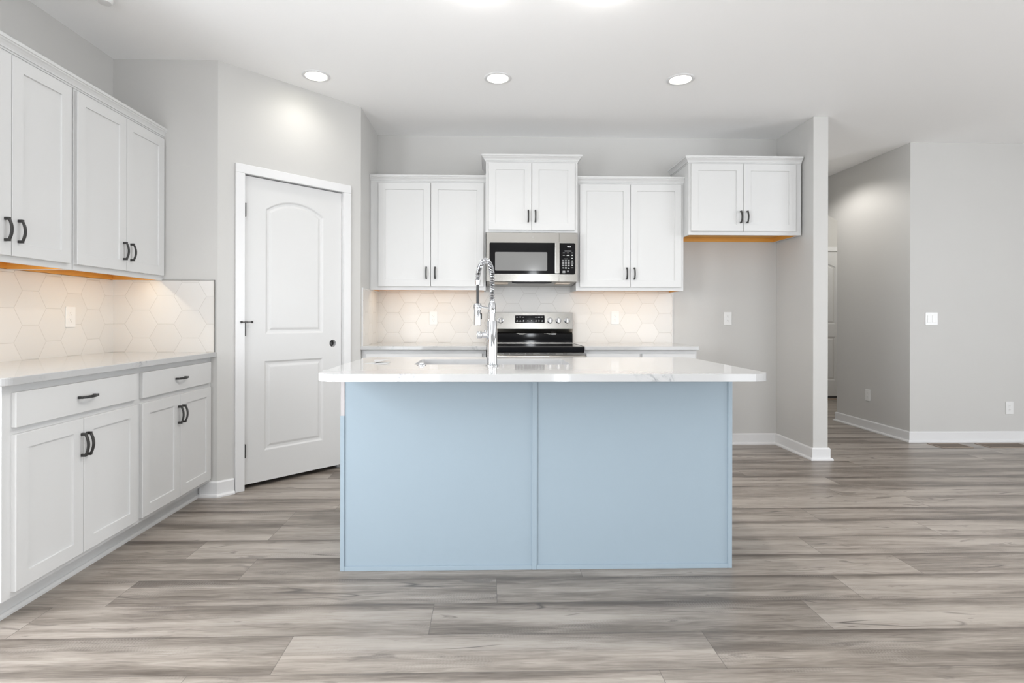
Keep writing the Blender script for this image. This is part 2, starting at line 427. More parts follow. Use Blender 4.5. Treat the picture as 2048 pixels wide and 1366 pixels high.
# hall right wall with arched opening
bm = bmesh.new()
A0, A1, ZS, ZC = 6.13, 7.25, 2.235, 2.40
hw = (A1 - A0) / 2; rise = ZC - ZS; R_ = (hw * hw + rise * rise) / (2 * rise); cyA = (A0 + A1) / 2; czA = ZC - R_
arc = [(cyA + R_ * math.sin(t), czA + R_ * math.cos(t)) for t in [(-1 + 2 * i / 24) * math.asin(hw / R_) for i in range(25)]]
box(bm, XH, XH + WT, YH, A0, 0, HC); box(bm, XH, XH + WT, A1, YF, 0, HC)
for (ya, za), (yb_, zb2) in zip(arc, arc[1:]):
    v = [bm.verts.new(p) for x_ in (XH, XH + WT) for p in ((x_, ya, za), (x_, yb_, zb2), (x_, yb_, HC), (x_, ya, HC))]
    bm.faces.new(v[:4]); bm.faces.new(v[4:][::-1]); bm.faces.new((v[0], v[1], v[5], v[4]))
struct('wall_hall_right', bm, 'wall')
struct('wall_right_back', B((XH + WT, XR, YH, YH + WT, 0, HC)), 'wall')
struct('wall_far', B((XP2, 6.2, YF, YF + WT, 0, HC)), 'wall')
struct('wall_far_room', B((6.2, 6.3, YH + WT, YF + WT, 0, HC)), 'wall')
# right wall with a window opening
struct('wall_right', B((XR, XR + WT, YR, -0.7, 0, HC), (XR, XR + WT, 1.9, YH + WT, 0, HC), (XR, XR + WT, -0.7, 1.9, 0, 0.4), (XR, XR + WT, -0.7, 1.9, 2.3, HC)), 'wall')
# rear wall: window, sidelight and sliding door openings
struct('wall_rear', B((XL, -2.15, YR - WT, YR, 0, HC), (-2.15, -0.65, YR - WT, YR, 0, 0.3), (-2.15, -0.65, YR - WT, YR, 2.3, HC), (-0.65, 0.94, YR - WT, YR, 0, HC),
                      (0.94, 1.10, YR - WT, YR, 2.2, HC), (0.94, 1.10, YR - WT, YR, 0, 0.2), (1.10, 3.2, YR - WT, YR, 0, HC), (3.2, 5.6, YR - WT, YR, 2.15, HC), (5.6, XR, YR - WT, YR, 0, HC)), 'wall')
def wframe(name, x0, x1, z0, z1, n):
    w = 0.05; bs = [(x0, x1, YR - 0.10, YR + 0.01, z0, z0 + w), (x0, x1, YR - 0.10, YR + 0.01, z1 - w, z1)]
    for i in range(n + 1):
        xc = x0 + (x1 - x0) * i / n; xa = min(max(xc - w / 2, x0), x1 - w); bs.append((xa, xa + w, YR - 0.10, YR + 0.01, z0 + w, z1 - w))
    struct(name, B(*bs), 'trim')
wframe('window_1', -2.15, -0.65, 0.3, 2.3, 2); wframe('window_2', 3.2, 5.6, 0.0, 2.15, 2)
struct('window_3', B((XR - 0.01, XR + 0.1, -0.7, 1.9, 0.4, 0.45), (XR - 0.01, XR + 0.1, -0.7, 1.9, 2.25, 2.3), (XR - 0.01, XR + 0.1, 0.575, 0.625, 0.45, 2.25)), 'trim')

struct('fill_window_left', B((XL - 0.1, XL + 0.01, -0.65, 1.55, 0.4, 0.45), (XL - 0.1, XL + 0.01, -0.65, 1.55, 2.25, 2.3), (XL - 0.1, XL + 0.01, 0.425, 0.475, 0.45, 2.25)), 'trim')  # frame of the made-up left window, unseen, goes with the added fill

# baseboards with shoe moulding
BB = [(0, 0), (0.030, 0), (0.030, 0.010), (0.024, 0.018), (0.014, 0.020), (0.014, 0.090), (0.009, 0.098), (0, 0.098)]
def baseboard(name, path, side):
    bm = bmesh.new(); sweep(bm, path, BB, side); struct(name, bm, 'trim')
baseboard('baseboard_back', [(1.66, YB), (XP, YB), (XP, YPE), (XP2, YPE), (XP2, YF)], -1)
baseboard('baseboard_hall', [(XH + WT, A0), (XH, A0), (XH, YH), (XR, YH)], -1)
p_ = Vector((DX0, DY0)) + dv * 0.100
baseboard('baseboard_pantry', [(XL + 0.55, YP), (DX0, YP), (p_.x, p_.y)], -1)
q_ = Vector((DX0, DY0)) + dv * 0.966
baseboard('baseboard_pantry_right', [(q_.x, q_.y), (DX1, DY1), (DX1, YB - 0.61)], -1)
baseboard('baseboard_far', [(XP2, YF), (4.19, YF)], -1)
baseboard('baseboard_far_right', [(5.13, YF), (6.2, YF)], -1)

# backsplash tile (fixed to the walls)
TT = 0.008
struct('wall_tile_left', B((XL, XL + TT, 2.02, YP, CT, 1.372)), 'hexL')
struct('wall_tile_pantry', B((XL + TT, -1.735, YP - TT, YP, CT, 1.372)), 'hexP')
struct('wall_tile_return', B((DX1, DX1 + TT, 4.385, YB, CT, 1.372)), 'hexR')
struct('wall_tile_back', B((DX1 + TT, 1.668, YB - TT, YB, CT - 0.01, 1.43)), 'hexX')
# white / metal edge strips of the tile
struct('trim_2', B((1.668, 1.676, YB - TT - 0.004, YB, CT, 1.372)), 'trim')
struct('trim_3', B((DX1, DX1 + TT + 0.003, 4.378, 4.385, CT, 1.376)), 'trim')
struct('trim_4', B((-1.735, -1.731, YP - TT - 0.002, YP, CT, 1.374), (XL + 0.3, -1.731, YP - TT - 0.002, YP, 1.372, 1.375)), 'steeld')

# ------------------------------------------------------------------ doors
def panel_outline(x0, x1, z0, z1, rise, m):
    """closed outline inset by m; with an arched top when rise > 0"""
    pts = [(x0 + m, z0 + m), (x1 - m, z0 + m)]
    if rise <= 0: return pts + [(x1 - m, z1 - m), (x0 + m, z1 - m)]
    hw = (x1 - x0) / 2; R = (hw * hw + rise * rise) / (2 * rise); cx = (x0 + x1) / 2; cz = z1 - R
    r = R - m; a = math.asin((hw - m) / r); n = 20
    return pts + [(cx + r * math.sin(a * (1 - 2 * i / n)), cz + r * math.cos(a * (1 - 2 * i / n))) for i in range(n + 1)]
def door_slab(name, w, h, panels, bore, parent, mat):
    """front face at y=0 looking to -y, thickness 35 mm, moulded panels"""
    bm = bmesh.new(); loops = []
    def ring(pts, y): return [bm.verts.new((p[0], y, p[1])) for p in pts]
    def edges(r): return [bm.edges.get((r[i], r[(i + 1) % len(r)])) or bm.edges.new((r[i], r[(i + 1) % len(r)])) for i in range(len(r))]
    outer = ring([(0, 0), (w, 0), (w, h), (0, h)], 0); back = ring([(0, 0), (w, 0), (w, h), (0, h)], 0.035)
    ee = edges(outer)
    for p in panels:
        prof = [(0, 0), (0.004, 0.0015), (0.012, 0.0075), (0.020, 0.0085), (0.026, 0.0085), (0.040, 0.0035), (0.046, 0.003)]
        rs = [ring(panel_outline(*p, m_), y_) for m_, y_ in prof]
        for a_, b_ in zip(rs, rs[1:]):
            for i in range(len(a_)): bm.faces.new((a_[i], a_[(i + 1) % len(a_)], b_[(i + 1) % len(b_)], b_[i]))
        bm.faces.new(rs[-1]); ee += edges(rs[0])
    if bore:
        bx, bz, br = bore; c_ = [(bx + br * math.cos(2 * PI * i / 32), bz + br * math.sin(2 * PI * i / 32)) for i in range(32)]
        r0 = ring(c_, 0); r1 = ring(c_, 0.035)
        for i in range(32): bm.faces.new((r0[i], r0[(i + 1) % 32], r1[(i + 1) % 32], r1[i]))
        ee += edges(r0)
    bmesh.ops.triangle_fill(bm, use_beauty=True, use_dissolve=False, edges=ee, normal=(0, -1, 0))
    for i in range(4): bm.faces.new((outer[i], outer[(i + 1) % 4], back[(i + 1) % 4], back[i]))
    if not bore: bm.faces.new(back)
    else:
        eb = edges(back) + [e for e in edges(r1)]
        bmesh.ops.triangle_fill(bm, use_beauty=True, use_dissolve=False, edges=eb, normal=(0, 1, 0))
    return obj(name, bm, mat, parent)
def casing(bm, x0, x1, h, w, y0, y1):
    """flat casing with a slightly proud outer band, legs to the floor"""
    box(bm, x0 - w, x0, y0, y1, 0, h); box(bm, x1, x1 + w, y0, y1, 0, h); box(bm, x0 - w, x1 + w, y0, y1, h, h + w)
# pantry door set into the diagonal wall
pd = bpy.data.objects.new('door_1', None); COL.objects.link(pd); pd['kind'] = 'structure'
pd.location = (DX0, DY0, 0); pd.rotation_euler = (0, 0, DANG)
bm = bmesh.new(); casing(bm, 0.166, 0.903, 2.083, 0.060, -0.016, 0.0)
obj('door_casing', bm, 'trim', pd, bevel=0.003)
bm = B((DO0, 0.168, -0.004, 0.11, 0, 2.085), (0.901, DO1, -0.004, 0.11, 0, 2.085), (DO0, DO1, -0.004, 0.11, 2.083, DOH),
       (0.168, 0.178, 0.055, 0.075, 0, 2.083), (0.891, 0.901, 0.055, 0.075, 0, 2.083), (0.168, 0.901, 0.055, 0.075, 2.071, 2.083))
obj('door_jamb', bm, 'trim', pd)
sl = door_slab('door_slab', 0.727, 2.045, [(0.145, 0.577, 0.995, 1.918, 0.075), (0.138, 0.577, 0.205, 0.812, 0)], (0.655, 0.915, 0.027), pd, 'doorw')
sl.location = (0.171, 0.014, 0.032)
bm = bmesh.new(); cyl(bm, (0.655, 0.0345, 0.915), (0.655, 0.036, 0.915), 0.027, seg=32); cyl(bm, (0.64, 0.001, 0.915), (0.64, 0.034, 0.915), 0.0095)
obj('latch_bore', bm, 'slot', sl)
for z0, pin in ((1.803, 0), (1.017, 1), (0.214, 0)):
    bm = bmesh.new(); cyl(bm, (0.170, -0.006, z0), (0.170, -0.006, z0 + 0.088), 0.0065, seg=16)
    box(bm, 0.166, 0.178, 0.000, 0.0125, z0, z0 + 0.088)
    if pin:
        cyl(bm, (0.170, -0.006, z0 + 0.088), (0.170, -0.006, z0 + 0.097), 0.008, seg=16)
        cyl(bm, (0.142, -0.022, z0 + 0.092), (0.205, -0.022, z0 + 0.092), 0.003, seg=10)
        cyl(bm, (0.136, -0.022, z0 + 0.092), (0.146, -0.022, z0 + 0.092), 0.007, seg=14)
        cyl(bm, (0.204, -0.022, z0 + 0.092), (0.214, -0.022, z0 + 0.092), 0.008, seg=14)
        box(bm, 0.162, 0.178, -0.026, -0.006, z0 + 0.088, z0 + 0.096)
    obj('hinge', bm, 'blackm', pd)
# hallway door far behind the arch
hd = bpy.data.objects.new('door_2', None); COL.objects.link(hd); hd['kind'] = 'structure'; hd.location = (4.26, YF, 0)
bm = bmesh.new(); casing(bm, 0, 0.80, 2.10, 0.062, -0.018, -0.001); obj('door_casing', bm, 'trim', hd, bevel=0.003)
s2 = door_slab('door_slab', 0.80, 2.04, [(0.12, 0.68, 1.02, 1.90, 0.07), (0.12, 0.68, 0.22, 0.84, 0)], None, hd, 'doorw'); s2.location = (0, -0.008, 0.045)
obj('door_sweep', B((0, 0.80, -0.010, 0.02, 0.012, 0.045)), 'slot', hd)
obj('threshold', B((0, 0.80, -0.09, 0.0, 0, 0.012)), 'ventedge', hd)

# ------------------------------------------------------------------ cabinets
def shaker(name, x0, x1, z0, z1, y, parent, mat='cab', fr=0.057, th=0.019, rec=0.007):
    """shaker door, front face at y-th (towards -y)"""
    bm = bmesh.new(); yf = y - th
    def ring(m, yy): return [bm.verts.new(p) for p in ((x0 + m, yy, z0 + m), (x1 - m, yy, z0 + m), (x1 - m, yy, z1 - m), (x0 + m, yy, z1 - m))]
    rs = [ring(0, y), ring(0, yf + 0.0015), ring(0.0015, yf), ring(fr, yf), ring(fr + 0.0015, yf + rec)]
    for a_, b_ in zip(rs, rs[1:]):
        for i in range(4): bm.faces.new((a_[i], a_[(i + 1) % 4], b_[(i + 1) % 4], b_[i]))
    bm.faces.new(rs[0][::-1]); bm.faces.new(rs[-1])
    return obj(name, bm, mat, parent)
def drawer_front(x0, x1, z0, z1, y, parent):
    return obj('drawer_front', B((x0, x1, y - 0.019, y, z0, z1)), 'cab', parent, bevel=0.0015)
def pull(parent, x, z, y, vertical=True, ln=0.102):
    """arched bar pull; (x, z) is its centre on the face y"""
    bm = bmesh.new(); n = 14; hw = ln / 2; wv = 0.0055
    def sec(t, out, th, w):   # t along, out from face
        return [(t, out - th, w), (t, out, w), (t, out, -w), (t, out - th, -w)]
    rings = []
    for i in range(n + 1):
        s = -1 + 2 * i / n; t = s * (hw - 0.004)
        out = 0.020 + 0.013 * (1 - s * s); th = 0.0065 + 0.001 * abs(s)
        nx = -s * 0.35
        rings.append([(t + nx * 0.002, out), (t - nx * 0.012 * 0, out - th)])
    def P3(t, o, w): return (x + w, y - o, z + t) if vertical else (x + t, y - o, z + w)
    prev = None
    for (ta, oa), (tb, ob) in rings:
        w = wv * (1.0 + 0.12 * (1 - abs(ta) / hw))
        cur = [bm.verts.new(P3(ta, oa, w)), bm.verts.new(P3(ta, oa, -w)), bm.verts.new(P3(tb, ob, -w)), bm.verts.new(P3(tb, ob, w))]
        if prev:
            for k in range(4): bm.faces.new((prev[k], prev[(k + 1) % 4], cur[(k + 1) % 4], cur[k]))
        else: bm.faces.new(cur[::-1])
        prev = cur
    bm.faces.new(prev)
    for s in (-1, 1):
        t0, t1 = sorted((s * hw, s * (hw - 0.012)))
        if vertical: box(bm, x - wv, x + wv, y - 0.0215, y, z + t0, z + t1)
        else: box(bm, x + t0, x + t1, y - 0.0215, y, z - wv, z + wv)
    return obj('handle', bm, 'blackm', parent, bevel=0.001)
CROWN = [(0, 0), (0.005, 0), (0.005, 0.008), (0.011, 0.009), (0.011, 0.014), (0.014, 0.020), (0.022, 0.030), (0.029, 0.035), (0.029, 0.040), (0.035, 0.042), (0.035, 0.056), (0, 0.056)]
def crown(parent, path, z, k=1.0):
    bm = bmesh.new(); sweep(bm, path, [(o * k, z + h) for o, h in CROWN], -1); return obj('crown_moulding', bm, 'cab', parent)
def upper(label, loc, rotz, w, d, z0, z1, doors, dz, crownpath, cz, hz, group=None, lip=0.036, ck=1.0, rail=0.002):
    """upper cabinet: local x to the right, front faces -y, back on y=0. doors: list of (x0, x1, handle_x)"""
    t = thing('upper_cabinet', label, 'cabinet', (loc[0], loc[1], z0), rotz, group)
    h = z1 - z0
    obj('carcass', B((0, 0.016, -d + 0.018, 0, 0, h), (w - 0.016, w, -d + 0.018, 0, 0, h), (0.016, w - 0.016, -0.012, 0, lip, h), (0.016, w - 0.016, -d + 0.018, -0.012, h - 0.016, h)), 'cab', t, bevel=0.0008)
    sa, sb, st = doors[0][0] + 0.022, w - doors[-1][1] + 0.022, 0.050
    xm = (doors[0][1] + doors[-1][0]) / 2
    obj('face_frame', B((0, sa, -d, -d + 0.018, 0, h), (w - sb, w, -d, -d + 0.018, 0, h), (sa, w - sb, -d, -d + 0.018, 0, st), (sa, w - sb, -d, -d + 0.018, h - st, h), (xm - 0.02, xm + 0.02, -d, -d + 0.018, st, h - st)), 'cab', t)
    ob = obj('bottom_panel', B((0.0165, w - 0.0165, -d + 0.0185, -0.013, lip, lip + 0.012), (0.0165, w - 0.0165, -0.0125, -0.0005, rail, lip + 0.012), (0.0165, 0.019, -d + 0.0185, -0.0005, 0.001, lip), (w - 0.019, w - 0.0165, -d + 0.0185, -0.0005, 0.001, lip), (0.019, w - 0.019, -d + 0.0185, -d + 0.021, 0.001, lip)), 'maple', t)
    ob['label'] = 'unpainted maple underside'
    for x0, x1, hx in doors:
        dr = shaker('door', x0, x1, dz[0] - z0, dz[1] - z0, -d, t)
        pull(dr, hx, hz - z0, -d - 0.019)
    crown(t, crownpath, cz - z0, ck)
    return t
# left run (rotated: local x = world +Y, front faces +X)
LU = -PI / 2
def left(y): return (XL, y)
DU = 0.312
# rotz=+90deg: local -y -> +x, local x -> +y
R90 = PI / 2
upper('white upper cabinet at the left picture edge, above the tiled left wall', left(2.055), R90, 0.751, DU, 1.372, 2.286,
      [(0.035, 0.3785, 0.346), (0.3825, 0.718, 0.414)], (1.40, 2.262), [(0, 0), (0, -DU), (0.757, -DU)], 2.274, 1.509, group='white upper cabinets', ck=0.8)
upper('white upper cabinet in the left corner, its right side against the grey pantry wall', left(2.812), R90, 0.764, DU, 1.372, 2.286,
      [(0.006, 0.381, 0.3555), (0.385, 0.748, 0.4185)], (1.40, 2.262), [(0, -DU), (0.760, -DU), (0.760, -DU + 0.05)], 2.274, 1.509, group='white upper cabinets', ck=0.8)
# back wall uppers
upper('white upper cabinet between the pantry corner and the microwave', (-0.984, YB), 0, 0.966, 0.318, 1.372, 2.29,
      [(0.070, 0.505, 0.471), (0.509, 0.949, 0.544)], (1.402, 2.268), [(0, -0.318), (0.966, -0.318)], 2.276, 1.515, group='white upper cabinets', ck=0.9, rail=0.012)
upper('short white upper cabinet directly above the microwave, taller than its neighbours', (-0.018, YB), 0, 0.762, 0.391, 1.848, 2.448,
      [(0.024, 0.378, 0.351), (0.382, 0.738, 0.410)], (1.866, 2.422), [(0, 0), (0, -0.391), (0.762, -0.391), (0.762, 0)], 2.433, 1.980, group='white upper cabinets')
upper('white upper cabinet right of the microwave and left of the empty fridge recess', (0.744, YB), 0, 0.914, 0.318, 1.372, 2.29,
      [(0.030, 0.455, 0.425), (0.459, 0.892, 0.490)], (1.402, 2.268), [(0, -0.318), (0.914, -0.318)], 2.276, 1.515, group='white upper cabinets', ck=0.9, rail=0.012)
upper('short deep white upper cabinet over the empty fridge recess, beside the partition wall', (1.660, YB), 0, 0.945, 0.43, 1.832, 2.438,
      [(0.018, 0.452, 0.428), (0.456, 0.893, 0.482)], (1.860, 2.418), [(0, 0), (0, -0.43), (0.945, -0.43)], 2.423, 1.977, group='white upper cabinets', lip=0.036)

def base(label, loc, rotz, w, d, drawers, doors, zz, hzd, hzr, end_left=False, end_right=False, group=None):
    t = thing('base_cabinet', label, 'cabinet', (loc[0], loc[1], 0), rotz, group)
    top = CT - 0.0305
    obj('carcass', B((0, 0.016, -d + 0.018, 0, 0.10, top), (w - 0.016, w, -d + 0.018, 0, 0.10, top), (0.016, w - 0.016, -d + 0.018, 0, 0.10, 0.118), (0.016, w - 0.016, -0.012, 0, 0.118, top)), 'cab', t, bevel=0.0008)
    st = 0.042
    fr = [(0, st, -d, -d + 0.018, 0.10, top), (w - st, w, -d, -d + 0.018, 0.10, top), (st, w - st, -d, -d + 0.018, 0.10, 0.14), (st, w - st, -d, -d + 0.018, top - 0.038, top),
          (st, w - st, -d, -d + 0.018, zz[1] - 0.01, zz[2] + 0.01)]
    if len(doors) > 1 or len(drawers) > 1: fr.append((w / 2 - 0.02, w / 2 + 0.02, -d, -d + 0.018, 0.14, zz[1] - 0.01))
    if len(drawers) > 1: fr.append((w / 2 - 0.02, w / 2 + 0.02, -d, -d + 0.018, zz[2] + 0.01, top - 0.038))
    obj('face_frame', B(*fr), 'cab', t)
    bm = bmesh.new(); sweep(bm, [(0, -d + 0.073), (w, -d + 0.073)], [(0, 0), (0.012, 0), (0.012, 0.009), (0.007, 0.018), (0, 0.020), (0, 0.099), (-0.012, 0.099), (-0.012, 0)], -1)
    obj('toe_kick', bm, 'cab', t)
    for x0, x1, hx in drawers:
        dr = drawer_front(x0, x1, zz[2], zz[3], -d, t); pull(dr, hx, hzd, -d - 0.019, vertical=False)
    for x0, x1, hx in doors:
        dr = shaker('door', x0, x1, zz[0], zz[1], -d, t); pull(dr, hx, hzr, -d - 0.019)
    return t
ZZ = (0.122, 0.702, 0.728, 0.858)
base('white base cabinet at the left picture edge under the left counter, nearest the camera', left(2.058), R90, 0.768, 0.612,
     [(0.040, 0.754, 0.398)], [(0.040, 0.384, 0.371), (0.388, 0.754, 0.402)], ZZ, 0.795, 0.590, group='white base cabinets')
base('white base cabinet under the left counter, right end touching the pantry wall', left(2.826), R90, 0.750, 0.612,
     [(0.028, 0.722, 0.370)], [(0.028, 0.369, 0.350), (0.373, 0.722, 0.392)], ZZ, 0.795, 0.590, group='white base cabinets')
base('white base cabinet behind the island, left of the range', (-0.984, YB), 0, 0.972, 0.612,
     [(0.032, 0.942, 0.487)], [(0.032, 0.485, 0.452), (0.489, 0.942, 0.522)], ZZ, 0.795, 0.59, group='white base cabinets')
base('white base cabinet behind the island, right of the range', (0.762, YB), 0, 0.900, 0.612,
     [(0.018, 0.440, 0.229), (0.460, 0.882, 0.671)], [(0.018, 0.440, 0.405), (0.460, 0.882, 0.495)], ZZ, 0.795, 0.59, group='white base cabinets')

# ------------------------------------------------------------------ counters
def counter(name, pts, label, holes=None, bevel=0.003):
    bm = bmesh.new(); prism(bm, pts, CT - 0.030, CT)
    o = obj(name, bm, 'quartz', None, bevel=bevel, seg=3); tag(o, label, 'countertop', 'white quartz countertops'); return o
def rr_plan(x0, x1, y0, y1, rs, seg=8):
    """plan rectangle, rs = radii at (x1,y0),(x1,y1),(x0,y1),(x0,y0)"""
    out = []
    for (sx, sy, a0, r, px, py) in ((-1, 1, -PI / 2, rs[0], x1, y0), (-1, -1, 0, rs[1], x1, y1), (1, -1, PI / 2, rs[2], x0, y1), (1, 1, PI, rs[3], x0, y0)):
        if r <= 0: out.append((px, py)); continue
        for i in range(seg + 1):
            a_ = a0 + PI / 2 * i / seg; out.append((px + sx * r + r * math.cos(a_), py + sy * r + r * math.sin(a_)))
    return out
counter('countertop', rr_plan(XL, XL + 0.650, 2.015, YP, (0.045, 0.0, 0, 0)), 'white quartz countertop along the tiled left wall, ending at the pantry wall')
counter('countertop', rr_plan(DX1, -0.008, YB - 0.655, YB, (0, 0, 0, 0)), 'short white quartz countertop on the back wall, left of the range')
counter('countertop', rr_plan(0.760, 1.672, YB - 0.655, YB, (0.01, 0, 0, 0)), 'short white quartz countertop on the back wall, right of the range')
# island top with the sink cut-out
IX0, IX1, IY0, IY1 = -0.677, 1.134, 2.172, 3.12
SX0, SX1, SY0, SY1 = -0.347, 0.397, 2.625, 2.967
bm = bmesh.new()
outer = rr_plan(IX0, IX1, IY0, IY1, (0.085, 0.06, 0.06, 0.085), 12); inner = rr_plan(SX0, SX1, SY0, SY1, (0.02, 0.02, 0.02, 0.02), 5)
for z in (CT - 0.030, CT):
    eo = [bm.verts.new((p[0], p[1], z)) for p in outer]; ei = [bm.verts.new((p[0], p[1], z)) for p in inner]
    es = [bm.edges.new((r[i], r[(i + 1) % len(r)])) for r in (eo, ei) for i in range(len(r))]
    bmesh.ops.triangle_fill(bm, use_beauty=True, use_dissolve=False, edges=es, normal=(0, 0, 1))
    if z < CT - 0.01: lo = (eo, ei)
    else:
        for a_, b_ in ((lo[0], eo), (lo[1], ei)):
            for i in range(len(a_)): bm.faces.new((a_[i], a_[(i + 1) % len(a_)], b_[(i + 1) % len(b_)], b_[i]))
o = obj('island_countertop', bm, 'quartz', None, bevel=0.003, seg=3)
tag(o, 'large white quartz countertop with rounded corners covering the blue island', 'countertop', 'white quartz countertops')
# sink under the cut-out
t = thing('sink', 'undermount sink let into the island countertop behind the faucet', 'sink', (0, 0, 0))
w_ = 0.012; zb = 0.70; zt = CT - 0.0305
obj('basin', B((SX0 - 0.02, SX0, SY0 - 0.02, SY1 + 0.02, zb, zt), (SX1, SX1 + 0.02, SY0 - 0.02, SY1 + 0.02, zb, zt), (SX0, SX1, SY0 - 0.02, SY0, zb, zt), (SX0, SX1, SY1, SY1 + 0.02, zb, zt), (SX0 - 0.02, SX1 + 0.02, SY0 - 0.02, SY1 + 0.02, zb - w_, zb)), 'sink', t)
bm = bmesh.new(); lathe(bm, [(0.05, 0), (0.05, 0.002), (0.042, 0.003), (0.035, 0.001)], ((SX0 + SX1) / 2, 2.8, zb)); obj('drain', bm, 'chrome', t)

# ------------------------------------------------------------------ island body
PX0, PX1, PY = -0.660, 1.1165, 2.511
isl = thing('kitchen_island', 'pale blue kitchen island with flat panels and thin battens, standing mid floor', 'kitchen island', ((PX0 + PX1) / 2, 2.8, 0))
ox, oy = -(PX0 + PX1) / 2, -2.8
def ib(*q): return [(a_[0] + ox, a_[1] + ox, a_[2] + oy, a_[3] + oy, a_[4], a_[5]) for a_ in q]
top = CT - 0.0305
YI1 = 3.085
obj('body', B(*ib((PX0 + 0.004, PX1 - 0.004, PY + 0.006, PY + 0.02, 0.004, top), (PX0 + 0.004, PX0 + 0.02, PY + 0.02, YI1, 0.004, top), (PX1 - 0.02, PX1 - 0.004, PY + 0.02, YI1, 0.004, top), (PX0 + 0.02, PX1 - 0.02, YI1 - 0.019, YI1, 0.10, 0.14),
              (PX0 + 0.02, PX1 - 0.02, YI1 - 0.019, YI1, top - 0.04, top), (PX0 + 0.02, PX1 - 0.02, YI1 - 0.09, YI1 - 0.075, 0.0, 0.10))), 'blue', isl)
XM = 0.2135
obj('corner_trim', B(*ib((PX0, PX0 + 0.019, PY, PY + 0.006, 0.0, 0.697))), 'blue', isl, bevel=0.001)
pr = obj('corner_trim', B(*ib((PX0 + 0.002, PX0 + 0.019, PY + 0.002, PY + 0.006, 0.697, top))), 'primer', isl); pr['label'] = 'unpainted pinkish grey upper piece'
obj('corner_trim', B(*ib((PX1 - 0.019, PX1, PY, PY + 0.006, 0.0, top))), 'blue', isl, bevel=0.001)
obj('batten', B(*ib((XM - 0.011, XM + 0.011, PY - 0.001, PY + 0.006, 0.0, top))), 'blue', isl, bevel=0.001)
obj('base_trim', B(*ib((PX0 + 0.0195, XM - 0.0115, PY, PY + 0.006, 0.0, 0.020))), 'blue', isl, bevel=0.001)
obj('base_trim', B(*ib((XM + 0.0115, PX1 - 0.0195, PY, PY + 0.006, 0.0, 0.020))), 'blue', isl, bevel=0.001)
# kitchen side doors (towards the range)
wI = PX1 - PX0 - 0.04; nd = 4
for i in range(nd):
    a_ = PX0 + 0.02 + wI * i / nd + 0.01; c_ = PX0 + 0.02 + wI * (i + 1) / nd - 0.01
    bm = B((a_ + ox, c_ + ox, YI1 + oy, YI1 + 0.019 + oy, 0.125, top - 0.03)); dr = obj('door', bm, 'blue', isl, bevel=0.0015)
    bm = bmesh.new(); xx = (c_ - 0.04 if i % 2 == 0 else a_ + 0.04) + ox
    box(bm, xx - 0.005, xx + 0.005, YI1 + 0.019 + oy, YI1 + 0.05 + oy, 0.63, 0.64); box(bm, xx - 0.005, xx + 0.005, YI1 + 0.019 + oy, YI1 + 0.05 + oy, 0.73, 0.74)
    box(bm, xx - 0.005, xx + 0.005, YI1 + 0.042 + oy, YI1 + 0.05 + oy, 0.64, 0.73); obj('handle', bm, 'blackm', dr)

# ------------------------------------------------------------------ faucet
FX, FY = 0.0206, 2.553
fa = thing('faucet', 'tall chrome spring faucet with pull-down sprayer on the island', 'faucet', (FX, FY, CT))
bm = bmesh.new(); lathe(bm, [(0.0295, 0), (0.0295, 0.004), (0.026, 0.007), (0.0235, 0.008), (0.0235, 0.205), (0.0225, 0.207), (0.0145, 0.2075), (0.0145, 0.245)], seg=40); obj('body', bm, 'chrome', fa)
bm = bmesh.new(); lathe(bm, [(0.0145, 0.243), (0.0175, 0.2445), (0.0175, 0.283), (0.0155, 0.287), (0.012, 0.292), (0.010, 0.300)], seg=32)
obj('collar', bm, 'chrome', fa)
# arc plane direction: to the left and over the sink
ad = Vector((-0.070, 0.172)); RL = ad.length; ad.normalize()
def ap(s, z): return Vector((ad.x * s, ad.y * s, z))
path = [ap(0, 0.290 + 0.012 * i) for i in range(10)]
zc = 0.290 + 0.108; rz = 0.094
path += [ap(RL / 2 - RL / 2 * math.cos(t), zc + rz * math.sin(t)) for t in [PI * i / 40 for i in range(1, 41)]]
tail = [ap(RL, zc - 0.008 * i) for i in range(1, 14)]
hose_end = tail[-1]
bm = bmesh.new(); tube(bm, path + tail + [ap(RL, 0.286)], 0.0068, 12); obj('hose', bm, 'hose', fa)
# spring
def resample(pts, step):
    out = [pts[0]]; acc = 0
    for a_, b_ in zip(pts, pts[1:]):
        seg = (b_ - a_).length; d = 0
        while acc + seg - d >= step:
            d += step - acc; acc = 0; out.append(a_.lerp(b_, d / seg))
        acc += seg - d
    return out
fine = resample(path, 0.0005); wire = []; side = Vector((ad.y, -ad.x, 0))
pitch = 0.0076
for i in range(0, len(fine) - 1):
    if i % 1: continue
    s_ = i * 0.0005; d = (fine[min(i + 1, len(fine) - 1)] - fine[max(i - 1, 0)]).normalized(); nn = d.cross(side).normalized()
    th = 2 * PI * s_ / pitch; wire.append(fine[i] + (side * math.cos(th) + nn * math.sin(th)) * 0.0108)
bm = bmesh.new(); tube(bm, wire, 0.0022, 6); obj('spring', bm, 'chrome', fa)
bm = bmesh.new(); cyl(bm, ap(RL, zc + 0.006), ap(RL, zc - 0.016), 0.0135, 0.0125); obj('spring_end_cap', bm, 'chrome', fa)
hx, hy = ad.x * RL, ad.y * RL
bm = bmesh.new(); zt_ = 0.288
lathe(bm, [(0.011, zt_ + 0.004), (0.0175, zt_ + 0.002), (0.0185, zt_ - 0.002), (0.0185, zt_ - 0.026), (0.0165, zt_ - 0.028), (0.0170, zt_ - 0.03), (0.0185, zt_ - 0.085), (0.0185, zt_ - 0.102), (0.015, zt_ - 0.104)], (hx, hy, 0), seg=32)
sp_ = obj('spray_head', bm, 'chrome', fa)
